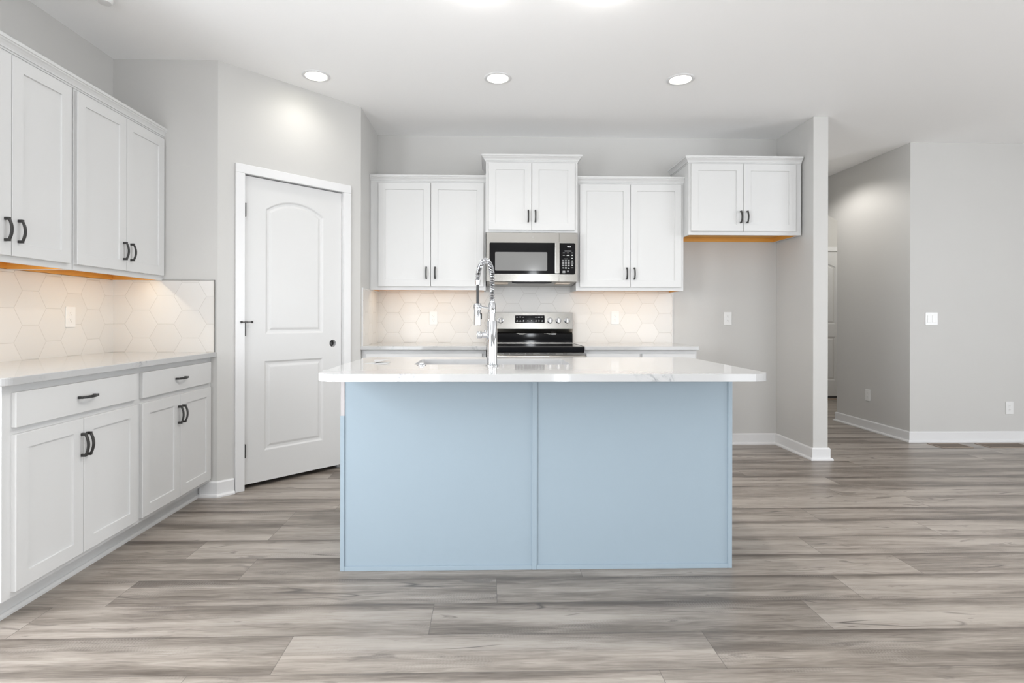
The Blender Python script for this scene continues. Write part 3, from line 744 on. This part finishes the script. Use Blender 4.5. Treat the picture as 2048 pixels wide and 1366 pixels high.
bm = B((hx + 0.011, hx + 0.0215, hy - 0.012, hy - 0.001, zt_ - 0.075, zt_ - 0.045)); obj('spray_button', bm, 'blackpl', sp_, bevel=0.003)
bm = bmesh.new(); cyl(bm, (0, 0, 0.262), (hx + 0.010, hy - 0.012, zt_ - 0.012), 0.0045, 0.0038, 12); lathe(bm, [(0.0195, zt_ - 0.022), (0.021, zt_ - 0.020), (0.021, zt_ - 0.006), (0.0195, zt_ - 0.004)], (hx, hy, 0), seg=28)
obj('holder_arm', bm, 'chrome', fa)
bm = bmesh.new(); lathe(bm, [(0.0115, -0.046), (0.0125, -0.044), (0.0125, -0.02)], (0, 0, 0.142), 'x', 24); lathe(bm, [(0.015, -0.070), (0.0165, -0.068), (0.0165, -0.049), (0.015, -0.047)], (0, 0, 0.142), 'x', 28)
cyl(bm, (-0.03, -0.0, 0.155), (-0.034, -0.0, 0.165), 0.003, 0.004, 10)
obj('lever_handle', bm, 'chrome', fa)
# air switch button and loose paper
bm = bmesh.new(); lathe(bm, [(0.022, 0), (0.022, 0.003), (0.016, 0.005), (0.013, 0.006), (0.013, 0.010), (0.011, 0.012)], (-0.306, 2.590, CT), seg=32)
tag(obj('air_switch', bm, 'chrome'), 'small round chrome button on the island left of the faucet', 'button')
t = thing('folded_paper', 'thin grey folded sheet lying on the left end of the island top', 'paper', (-0.530, 2.72, CT))
bm = bmesh.new()
prism(bm, [(-0.058, -0.045), (0.052, -0.045), (0.055, 0.05), (-0.02, 0.05)], 0.0, 0.0012)
v1 = [bm.verts.new(p) for p in ((-0.012, -0.03, 0.003), (0.05, 0.045, 0.014), (0.026, 0.06, 0.012), (-0.032, 0.04, 0.011), (-0.015, 0.0, 0.0025))]
v2 = [bm.verts.new((v.co.x, v.co.y, v.co.z + 0.001)) for v in v1]
bm.faces.new(v1[::-1]); bm.faces.new(v2)
for i in range(5): bm.faces.new((v1[i], v1[(i + 1) % 5], v2[(i + 1) % 5], v2[i]))
obj('sheet', bm, 'paper', t)

# ------------------------------------------------------------------ microwave
MX0, MX1, MZ0, MZ1, MY = -0.012, 0.741, 1.441, 1.8465, 4.579
mw = thing('microwave', 'stainless over-the-range microwave with black window under the short cabinet', 'microwave', ((MX0 + MX1) / 2, YB, MZ0))
def mx(x): return x - (MX0 + MX1) / 2
def mz(z): return z - MZ0
fy = MY - YB
bm = bmesh.new()
pr_ = [(fy + 0.030, mz(1.8465)), (fy + 0.030, 0.0), (fy + 0.045, -0.004), (-0.12, -0.020), (-0.005, -0.020), (-0.005, mz(1.8465))]
a_ = [bm.verts.new((mx(MX0 + 0.004), p[0], p[1])) for p in pr_]; c_ = [bm.verts.new((mx(MX1 - 0.004), p[0], p[1])) for p in pr_]
bm.faces.new(a_); bm.faces.new(c_[::-1])
for i in range(len(pr_)): bm.faces.new((a_[i], a_[(i + 1) % len(pr_)], c_[(i + 1) % len(pr_)], c_[i]))
obj('body', bm, 'steeld', mw)
# door of slightly bowed steel
def bowed(bm, x0, x1, z0, z1, y0, y1, bow=0.0004, n=10):
    vs = []
    for i in range(n + 1):
        s = i / n; z = z0 + (z1 - z0) * s; yb = y0 + bow * (2 * s - 1) ** 2
        vs.append((bm.verts.new((x0, yb, z)), bm.verts.new((x1, yb, z))))
    for (a_, b_), (c_, d_) in zip(vs, vs[1:]):
        f = bm.faces.new((a_, b_, d_, c_)); f.smooth = True
    bk = [bm.verts.new(p) for p in ((x0, y1, z0), (x1, y1, z0), (x1, y1, z1), (x0, y1, z1))]
    bm.faces.new(bk[::-1]); bm.faces.new((bk[0], bk[1], vs[0][1], vs[0][0])); bm.faces.new((vs[-1][0], vs[-1][1], bk[2], bk[3]))
    bm.faces.new([bk[0]] + [v[0] for v in vs] + [bk[3]]); bm.faces.new([bk[2]] + [v[1] for v in vs[::-1]] + [bk[1]])
bm = bmesh.new(); bowed(bm, mx(MX0), mx(0.587), 0.0, mz(1.840), fy, fy + 0.030); md = obj('door', bm, 'steel', mw)
bm = bmesh.new(); bowed(bm, mx(0.589), mx(MX1), 0.0, mz(1.840), fy, fy + 0.030); cp = obj('control_fascia', bm, 'steel', mw)
bm = bmesh.new(); plate(bm, rrect(mx(0.014), mx(0.587), mz(1.503), mz(1.760), 0.010, corners=(0, 0, 1, 1)), fy - 0.0035, fy + 0.006); gl = obj('door_glass', bm, 'blackglass', md)
bm = bmesh.new(); plate(bm, rrect(mx(0.060), mx(0.489), mz(1.529), mz(1.682), 0.008), fy - 0.0045, fy - 0.0036); obj('window_screen', bm, 'mwscreen', md)
bm = bmesh.new(); plate(bm, rrect(mx(0.549), mx(0.586), mz(1.505), mz(1.760), 0.004), fy - 0.042, fy - 0.030)
for z in (1.535, 1.73): box(bm, mx(0.558), mx(0.577), fy - 0.031, fy - 0.002, mz(z) - 0.012, mz(z) + 0.012)
obj('handle', bm, 'steel', md, bevel=0.002)
bm = bmesh.new(); plate(bm, rrect(mx(0.590), mx(0.7215), mz(1.500), mz(1.758), 0.012, corners=(1, 1, 0, 0)), fy - 0.0035, fy + 0.006); kp = obj('control_panel', bm, 'blackglass', mw)
ky = fy - 0.0042
def px2x(px): return 0.587 + (px - 115) / (685 - 115) * (0.7215 - 0.587)
def px2z(py): return 1.758 - (py - 105) / (1235 - 105) * 0.258
bm = bmesh.new(); textmesh(bm, '8:52', mx(px2x(468)), mz(px2z(235)), ky, 0.017); obj('clock_display', bm, 'digits', kp)
bm = bmesh.new()
for r in range(4):
    for c in range(3):
        if (r, c) in ((3, 0), (3, 2)): continue
        x_, z_ = mx(px2x(255 + 100 * c)), mz(px2z(742 + 87 * r)); plate(bm, rrect(x_ - 0.0085, x_ + 0.0085, z_ - 0.0065, z_ + 0.0065, 0.002), ky, ky + 0.001)
x_, z_ = mx(px2x(285)), mz(px2z(1145)); plate(bm, rrect(x_ - 0.012, x_ + 0.012, z_ - 0.010, z_ + 0.010, 0.004), ky, ky + 0.001)
obj('keypad', bm, 'key', kp)
bm = bmesh.new()
for k, ch in enumerate('123456789'): textmesh(bm, ch, mx(px2x(257 + 100 * (k % 3))), mz(px2z(742 + 87 * (k // 3))), ky - 0.0006, 0.012)
textmesh(bm, '0', mx(px2x(357)), mz(px2z(1003)), ky - 0.0006, 0.012)
for (px, py, w, h) in ((430, 393, 240, 22), (285, 460, 80, 12), (428, 460, 85, 12), (578, 460, 65, 12), (283, 547, 70, 13), (430, 540, 70, 14), (432, 558, 100, 14), (358, 673, 145, 11), (578, 828, 85, 12), (578, 998, 85, 12),
                       (578, 545, 42, 40), (575, 655, 40, 36), (260, 1003, 50, 30), (430, 1110, 60, 10), (432, 1140, 75, 14), (287, 1120, 60, 8), (287, 1150, 30, 20)):
    x_, z_ = mx(px2x(px)), mz(px2z(py)); sx, sz = w / 570 * 0.1345 / 2, h / 1130 * 0.258 / 2
    plate(bm, rrect(x_ - sx, x_ + sx, z_ - sz, z_ + sz, min(sx, sz) * 0.6, 3), ky - 0.0006, ky + 0.0004)
for (px, py, s) in ((578, 745, 1), (578, 912, -1), (455, 1008, 1)):
    x_, z_ = mx(px2x(px)), mz(px2z(py)); v_ = [(x_ - 0.008, z_ - 0.0045 * s), (x_ + 0.008, z_ - 0.0045 * s), (x_, z_ + 0.005 * s)]
    plate(bm, v_ if s > 0 else v_[::-1], ky - 0.0006, ky + 0.0004)
obj('key_markings', bm, 'ink', kp)
bm = bmesh.new(); plate(bm, rrect(mx(0.364), mx(0.383), mz(1.796), mz(1.812), 0.004), fy - 0.0006, fy + 0.003); obj('logo_badge', bm, 'steeld', md)
# underside: lamp lenses and intake
bm = bmesh.new(); box(bm, mx(0.045), mx(0.170), fy + 0.075, fy + 0.20, -0.0145, -0.006); obj('lamp_lens', bm, 'mwlens', mw); bm = B((mx(0.570), mx(0.690), fy + 0.075, fy + 0.20, -0.0145, -0.006)); obj('lamp_lens', bm, 'mwlens', mw)
bm = bmesh.new(); prism(bm, [(mx(0.20), fy + 0.034), (mx(0.53), fy + 0.034), (mx(0.48), fy + 0.16), (mx(0.25), fy + 0.16)], -0.012, 0.012); obj('intake_grille', bm, 'blackpl', mw)

# ------------------------------------------------------------------ range
GX0, GX1 = -0.004, 0.756
rg = thing('range', 'freestanding stainless electric range with black glass cooktop behind the island', 'stove', ((GX0 + GX1) / 2, YB, 0))
def gx(x): return x - (GX0 + GX1) / 2
def gy(y): return y - YB
obj('body', B((gx(GX0), gx(GX1), gy(4.395), gy(4.985), 0.02, 0.898)), 'steeld', rg)
bm = B((gx(GX0), gx(GX1), gy(4.352), gy(4.935), 0.900, 0.917)); ct = obj('cooktop', bm, 'blackglass', rg, bevel=0.004)
obj('cooktop_trim', B((gx(GX1 - 0.003), gx(GX1 + 0.001), gy(4.36), gy(4.93), 0.908, 0.919), (gx(GX0 - 0.001), gx(GX0 + 0.003), gy(4.36), gy(4.93), 0.908, 0.919), (gx(GX0 + 0.004), gx(GX1 - 0.004), gy(4.925), gy(4.932), 0.917, 0.922)), 'steel', ct)
bm = bmesh.new(); prof = [(4.395, 0.868), (4.345, 0.868), (4.332, 0.873), (4.330, 0.905), (4.336, 0.914), (4.352, 0.9175), (4.395, 0.9175)]
a_ = [bm.verts.new((gx(GX0), gy(p[0]), p[1])) for p in prof]; c_ = [bm.verts.new((gx(GX1), gy(p[0]), p[1])) for p in prof]; n = len(prof)
bm.faces.new(a_); bm.faces.new(c_[::-1])
for i in range(n): bm.faces.new((a_[i], a_[(i + 1) % n], c_[(i + 1) % n], c_[i]))
obj('front_edge', bm, 'blackglass', rg)
bm = B((gx(GX0 + 0.002), gx(GX1 - 0.002), gy(4.345), gy(4.395), 0.842, 0.868)); vs_ = obj('vent_strip', bm, 'steel', rg)
for x0, x1 in ((0.128, 0.167), (0.175, 0.222), (0.235, 0.292), (0.302, 0.357), (0.410, 0.467), (0.478, 0.533), (0.588, 0.622)): obj('vent_slot', B((gx(x0), gx(x1), gy(4.3445), gy(4.35), 0.8565, 0.861)), 'slot', vs_)
od = obj('oven_door', B((gx(GX0 + 0.004), gx(GX1 - 0.004), gy(4.345), gy(4.39), 0.20, 0.838)), 'steel', rg, bevel=0.004)
obj('door_glass', B((gx(0.09), gx(0.67), gy(4.342), gy(4.346), 0.32, 0.70)), 'blackglass', od)
bm = bmesh.new(); cyl(bm, (gx(-0.006), gy(4.29), 0.838), (gx(0.758), gy(4.29), 0.838), 0.0125); box(bm, gx(0.01), gx(0.03), gy(4.29), gy(4.346), 0.828, 0.848); box(bm, gx(0.722), gx(0.742), gy(4.29), gy(4.346), 0.828, 0.848)
obj('handle', bm, 'steel', od)
obj('drawer', B((gx(GX0 + 0.004), gx(GX1 - 0.004), gy(4.35), gy(4.39), 0.05, 0.19)), 'steel', rg, bevel=0.003)
# backguard
bm = bmesh.new(); prof = [(4.985, 0.918), (4.985, 1.186), (4.950, 1.190), (4.938, 1.187), (4.928, 1.044), (4.950, 1.003), (4.952, 0.918)]
a_ = [bm.verts.new((gx(GX0 + 0.004), gy(p[0]), p[1])) for p in prof]; c_ = [bm.verts.new((gx(GX1), gy(p[0]), p[1])) for p in prof]; n = len(prof)
bm.faces.new(a_); bm.faces.new(c_[::-1])
for i in range(n): bm.faces.new((a_[i], a_[(i + 1) % n], c_[(i + 1) % n], c_[i]))
bgd = obj('backguard', bm, 'steel', rg)
# black lower panel with the wavy upper cut-out
top_ = [(0.756, 1.003), (0.62, 1.003), (0.60, 1.001), (0.585, 0.993), (0.545, 0.993), (0.53, 1.001), (0.50, 1.003), (0.36, 1.003), (0.335, 1.001), (0.32, 0.993), (0.285, 0.993), (0.27, 1.001), (0.25, 1.003), (0.0, 1.003)]
bm = bmesh.new(); plate(bm, [(gx(x_), z_) for x_, z_ in [(0.0, 0.9185), (0.756, 0.9185)] + top_], gy(4.936), gy(4.951)); obj('lower_panel', bm, 'blackglass', bgd)
bm = B((gx(0.566), gx(0.608), gy(4.9345), gy(4.937), 0.9935, 1.002)); obj('rating_label', bm, 'ink', bgd)
def bgy(z): return gy(4.928 + (z - 1.044) / 0.143 * 0.010)
bm = bmesh.new(); pts = rrect(gx(0.243), gx(0.506), 1.097, 1.163, 0.002)
a_ = [bm.verts.new((p[0], bgy(p[1]) - 0.002, p[1])) for p in pts]; c_ = [bm.verts.new((p[0], bgy(p[1]) + 0.004, p[1])) for p in pts]
bm.faces.new(a_); bm.faces.new(c_[::-1])
for i in range(len(pts)): bm.faces.new((a_[i], a_[(i + 1) % len(pts)], c_[(i + 1) % len(pts)], c_[i]))
dp = obj('display_panel', bm, 'blackglass', rg)
bm = bmesh.new()
def qx(px): return 0.243 + (px - 160) / (1080 - 160) * 0.263
def qz(py): return 1.163 - (py - 150) / (378 - 150) * 0.066
for (px, py, w, h) in ((222, 205, 44, 18), (320, 200, 50, 24), (415, 207, 44, 12), (808, 207, 50, 12), (905, 205, 70, 20), (1000, 203, 48, 20), (225, 335, 60, 9), (325, 335, 62, 9), (420, 338, 36, 10), (810, 335, 42, 9), (905, 335, 26, 9), (1003, 335, 36, 9),
                       (225, 305, 20, 22), (325, 310, 30, 14), (425, 305, 34, 22), (560, 308, 30, 10), (620, 312, 6, 12), (672, 308, 32, 18), (810, 302, 24, 22), (905, 300, 26, 24), (1003, 305, 22, 14)):
    x_, z_ = gx(qx(px)), qz(py); sx, sz = w / 920 * 0.263 / 2, h / 228 * 0.066 / 2; y_ = bgy(z_) - 0.0026
    plate(bm, rrect(x_ - sx, x_ + sx, z_ - sz, z_ + sz, min(sx, sz) * 0.7, 3), y_, y_ + 0.0008)
obj('display_markings', bm, 'ink', dp)
for x_ in (0.032, 0.114, 0.554, 0.629, 0.707):
    bm = bmesh.new(); y_ = bgy(1.12)
    lathe(bm, [(0.0255, 0), (0.0265, 0.003), (0.025, 0.006), (0.0215, 0.007), (0.0205, 0.020), (0.0195, 0.022)], (gx(x_), y_, 1.1185), 'y', 28)
    k = obj('knob', bm, 'chrome', rg)
    bm = bmesh.new(); box(bm, gx(x_) - 0.0045, gx(x_) + 0.0045, y_ - 0.031, y_ - 0.020, 1.1185 - 0.019, 1.1185 + 0.019); obj('knob_grip', bm, 'steel', k, bevel=0.002)
    bm = bmesh.new(); box(bm, gx(x_) - 0.0015, gx(x_) + 0.0015, bgy(1.078) - 0.0008, bgy(1.078) + 0.001, 1.075, 1.081); obj('knob_marking', bm, 'slot', k)

# ------------------------------------------------------------------ outlets and switches
def outlet(label, loc, rotz, mat='plastic', up=True):
    t = thing('wall_outlet', label, 'outlet', loc, rotz, 'white wall outlets')
    bm = bmesh.new(); plate(bm, rrect(-0.036, 0.036, -0.0585, 0.0585, 0.004), -0.006, 0.0); obj('cover_plate', bm, mat, t, bevel=0.0015)
    for z in (-0.0195, 0.0195):
        bm = bmesh.new(); plate(bm, rrect(-0.0165, 0.0165, z - 0.0145, z + 0.0145, 0.006), -0.0075, -0.006); r = obj('receptacle', bm, mat, t)
        bm = bmesh.new(); box(bm, -0.0075, -0.0055, -0.0080, -0.0075, z - 0.001, z + 0.007); box(bm, 0.0055, 0.0075, -0.0080, -0.0075, z, z + 0.007); cyl(bm, (0, -0.0080, z - 0.008), (0, -0.0075, z - 0.008), 0.0028, seg=12)
        obj('slots', bm, 'plasticgrey', r)
    bm = bmesh.new(); cyl(bm, (0, -0.0075, 0), (0, -0.0060, 0), 0.0035, seg=12); obj('screw', bm, mat, t)
outlet('white outlet on the hexagon tile of the left wall', (XL + TT, 3.206, 1.139), R90)
outlet('white outlet on the tile left of the faucet', (-0.485, YB - TT, 1.138), 0)
outlet('white outlet on the tile right of the range', (1.148, YB - TT, 1.143), 0)
outlet('white outlet high on the bare grey wall of the fridge recess', (2.177, YB, 1.139), 0)
outlet('low white outlet on the hallway wall near the arch', (XH, 5.62, 0.357), -R90)
outlet('low white outlet on the grey wall at the right picture edge', (4.845, YH, 0.315), 0)
t = thing('light_switch', 'white double switch plate on the grey wall right of the hallway', 'light switch', (4.105, YH, 1.140))
bm = bmesh.new(); plate(bm, rrect(-0.058, 0.058, -0.0585, 0.0585, 0.004), -0.006, 0.0); obj('cover_plate', bm, 'plastic', t, bevel=0.0015)
for x_ in (-0.023, 0.023): bm = bmesh.new(); plate(bm, rrect(x_ - 0.0165, x_ + 0.0165, -0.033, 0.033, 0.002), -0.0085, -0.006); obj('rocker', bm, 'plastic', t, bevel=0.001)

# ------------------------------------------------------------------ floor vents
for lab, x0, x1 in (('brown floor vent by the right wall, nearer the hallway corner', 4.01, 4.30), ('brown floor vent by the right wall, at the right picture edge', 4.45, 4.86)):
    t = thing('floor_vent', lab, 'floor vent', ((x0 + x1) / 2, 4.90, 0.0), 0, 'brown floor vents')
    w = (x1 - x0) / 2
    obj('frame', B((-w, w, -0.085, -0.072, 0, 0.004), (-w, w, 0.072, 0.085, 0, 0.004), (-w, -w + 0.013, -0.072, 0.072, 0, 0.004), (w - 0.013, w, -0.072, 0.072, 0, 0.004)), 'ventedge', t)
    bs = [(-w + 0.013, w - 0.013, -0.072, 0.072, 0.0002, 0.001)]
    for i in range(9): bs.append((-w + 0.015, w - 0.015, -0.068 + 0.0155 * i, -0.061 + 0.0155 * i, 0.001, 0.003))
    obj('louvres', B(*bs), 'ventwood', t)

# ------------------------------------------------------------------ lamps
def spot(parent, loc, power, ang, blend, col=(1.0, 0.965, 0.92), r=0.05):
    d = bpy.data.lights.new('lamp_beam', 'SPOT'); d.energy = power; d.spot_size = math.radians(ang); d.spot_blend = blend; d.color = col; d.shadow_soft_size = r
    o = bpy.data.objects.new('lamp_beam', d); COL.objects.link(o); o.parent = parent; o.location = loc; return o
def can(label, x, y, power, ang=140, blend=0.35):
    t = thing('ceiling_light', label, 'ceiling light', (x, y, HC), 0, 'recessed ceiling lights')
    bm = bmesh.new(); seg = 40
    prof = [(0.092, 0.0), (0.093, -0.003), (0.089, -0.006), (0.076, -0.007), (0.071, -0.004), (0.0705, 0.0)]
    rings = [[bm.verts.new((r * math.cos(2 * PI * i / seg), r * math.sin(2 * PI * i / seg), z)) for i in range(seg)] for r, z in prof]
    for k in range(len(rings)):
        a_, b_ = rings[k], rings[(k + 1) % len(rings)]
        for i in range(seg): f = bm.faces.new((a_[i], a_[(i + 1) % seg], b_[(i + 1) % seg], b_[i])); f.smooth = True
    obj('trim_ring', bm, 'trim', t)
    bm = bmesh.new(); cyl(bm, (0, 0, -0.0045), (0, 0, -0.001), 0.0705, seg=40); obj('lens', bm, 'led', t)
    spot(t, (0, 0, -0.012), power, ang, blend)
    return t
can('leftmost of the three recessed ceiling lights, close to the pantry wall', -1.160, 3.785, 9.5, 160, 1.0)
can('middle of the three recessed ceiling lights, above the range', 0.066, 3.785, 20, 135, 1.0)
can('rightmost of the three recessed ceiling lights, toward the fridge recess', 1.313, 3.770, 21, 135, 1.0)
can('recessed ceiling light of the hallway, hidden behind the partition', 3.30, 5.72, 46, 148, 0.45)
# two bare-bulb holders over the island, just above the picture
for lab, x_ in (('bare bulb holder over the left half of the island', -0.04), ('bare bulb holder over the right half of the island', 0.58)):
    t = thing('bulb_holder', lab, 'ceiling light', (x_, 2.70, HC), 0, 'bulb holders over the island')
    bm = bmesh.new(); lathe(bm, [(0.055, 0), (0.055, -0.008), (0.03, -0.016), (0.022, -0.026)], seg=28); obj('lampholder', bm, 'plastic', t)
    bm = bmesh.new(); lathe(bm, [(0.013, -0.026), (0.022, -0.034), (0.030, -0.050), (0.028, -0.066), (0.015, -0.080), (0.004, -0.084)], seg=20); obj('bulb', bm, 'bulb', t)
    spot(t, (0, 0, -0.10), 46, 160, 1.0)
t = thing('far_room_fill', 'added fill light in the room beyond the hallway arch, out of view', 'ceiling light', (5.2, 6.8, HC))  # unseen dome and point light, added to fill the hall beyond the arch
bm = bmesh.new(); lathe(bm, [(0.15, 0), (0.15, -0.02), (0.13, -0.05), (0.08, -0.08), (0.01, -0.09)], seg=32); obj('dome', bm, 'led', t)
d = bpy.data.lights.new('fill_glow', 'POINT'); d.energy = 16; d.color = (1, 0.97, 0.93); d.shadow_soft_size = 0.1
o = bpy.data.objects.new('fill_glow', d); COL.objects.link(o); o.parent = t; o.location = (0, 0, -0.3)
# smoke detector
t = thing('smoke_detector', 'white round detector on the ceiling above the left cabinets, cut by the picture top', 'smoke detector', (-1.955, 2.885, HC))
bm = bmesh.new(); lathe(bm, [(0.040, 0), (0.040, -0.010), (0.036, -0.012), (0.036, -0.024), (0.030, -0.032), (0.015, -0.034)], seg=40); obj('housing', bm, 'plastic', t)
# under-cabinet light bars
def bar(label, loc, rotz, w, power):
    t = thing('under_cabinet_light', label, 'light bar', loc, rotz, 'under cabinet light bars')
    obj('housing', B((-w / 2, w / 2, -0.012, 0.012, -0.003, 0.003)), 'trim', t)
    obj('lens', B((-w / 2 + 0.005, w / 2 - 0.005, -0.008, 0.008, -0.0045, -0.003)), 'warmled', t)
    area('bar_glow', (0, 0, -0.006), (0, 0, 0), w - 0.02, 0.004, power, (1.0, 0.88, 0.68), t)
zb_ = 1.372 + 0.036 - 0.0035
bar('warm light bar under the left wall cabinet nearest the camera', (XL + 0.262, 2.44, zb_), R90, 0.60, 0.74)
bar('warm light bar under the left corner cabinet', (XL + 0.262, 3.20, zb_), R90, 0.60, 0.74)
bar('warm light bar under the cabinet left of the microwave', (-0.50, YB - 0.262, zb_), 0, 0.80, 0.80)
bar('warm light bar under the cabinet right of the microwave', (1.20, YB - 0.262, zb_), 0, 0.78, 0.80)
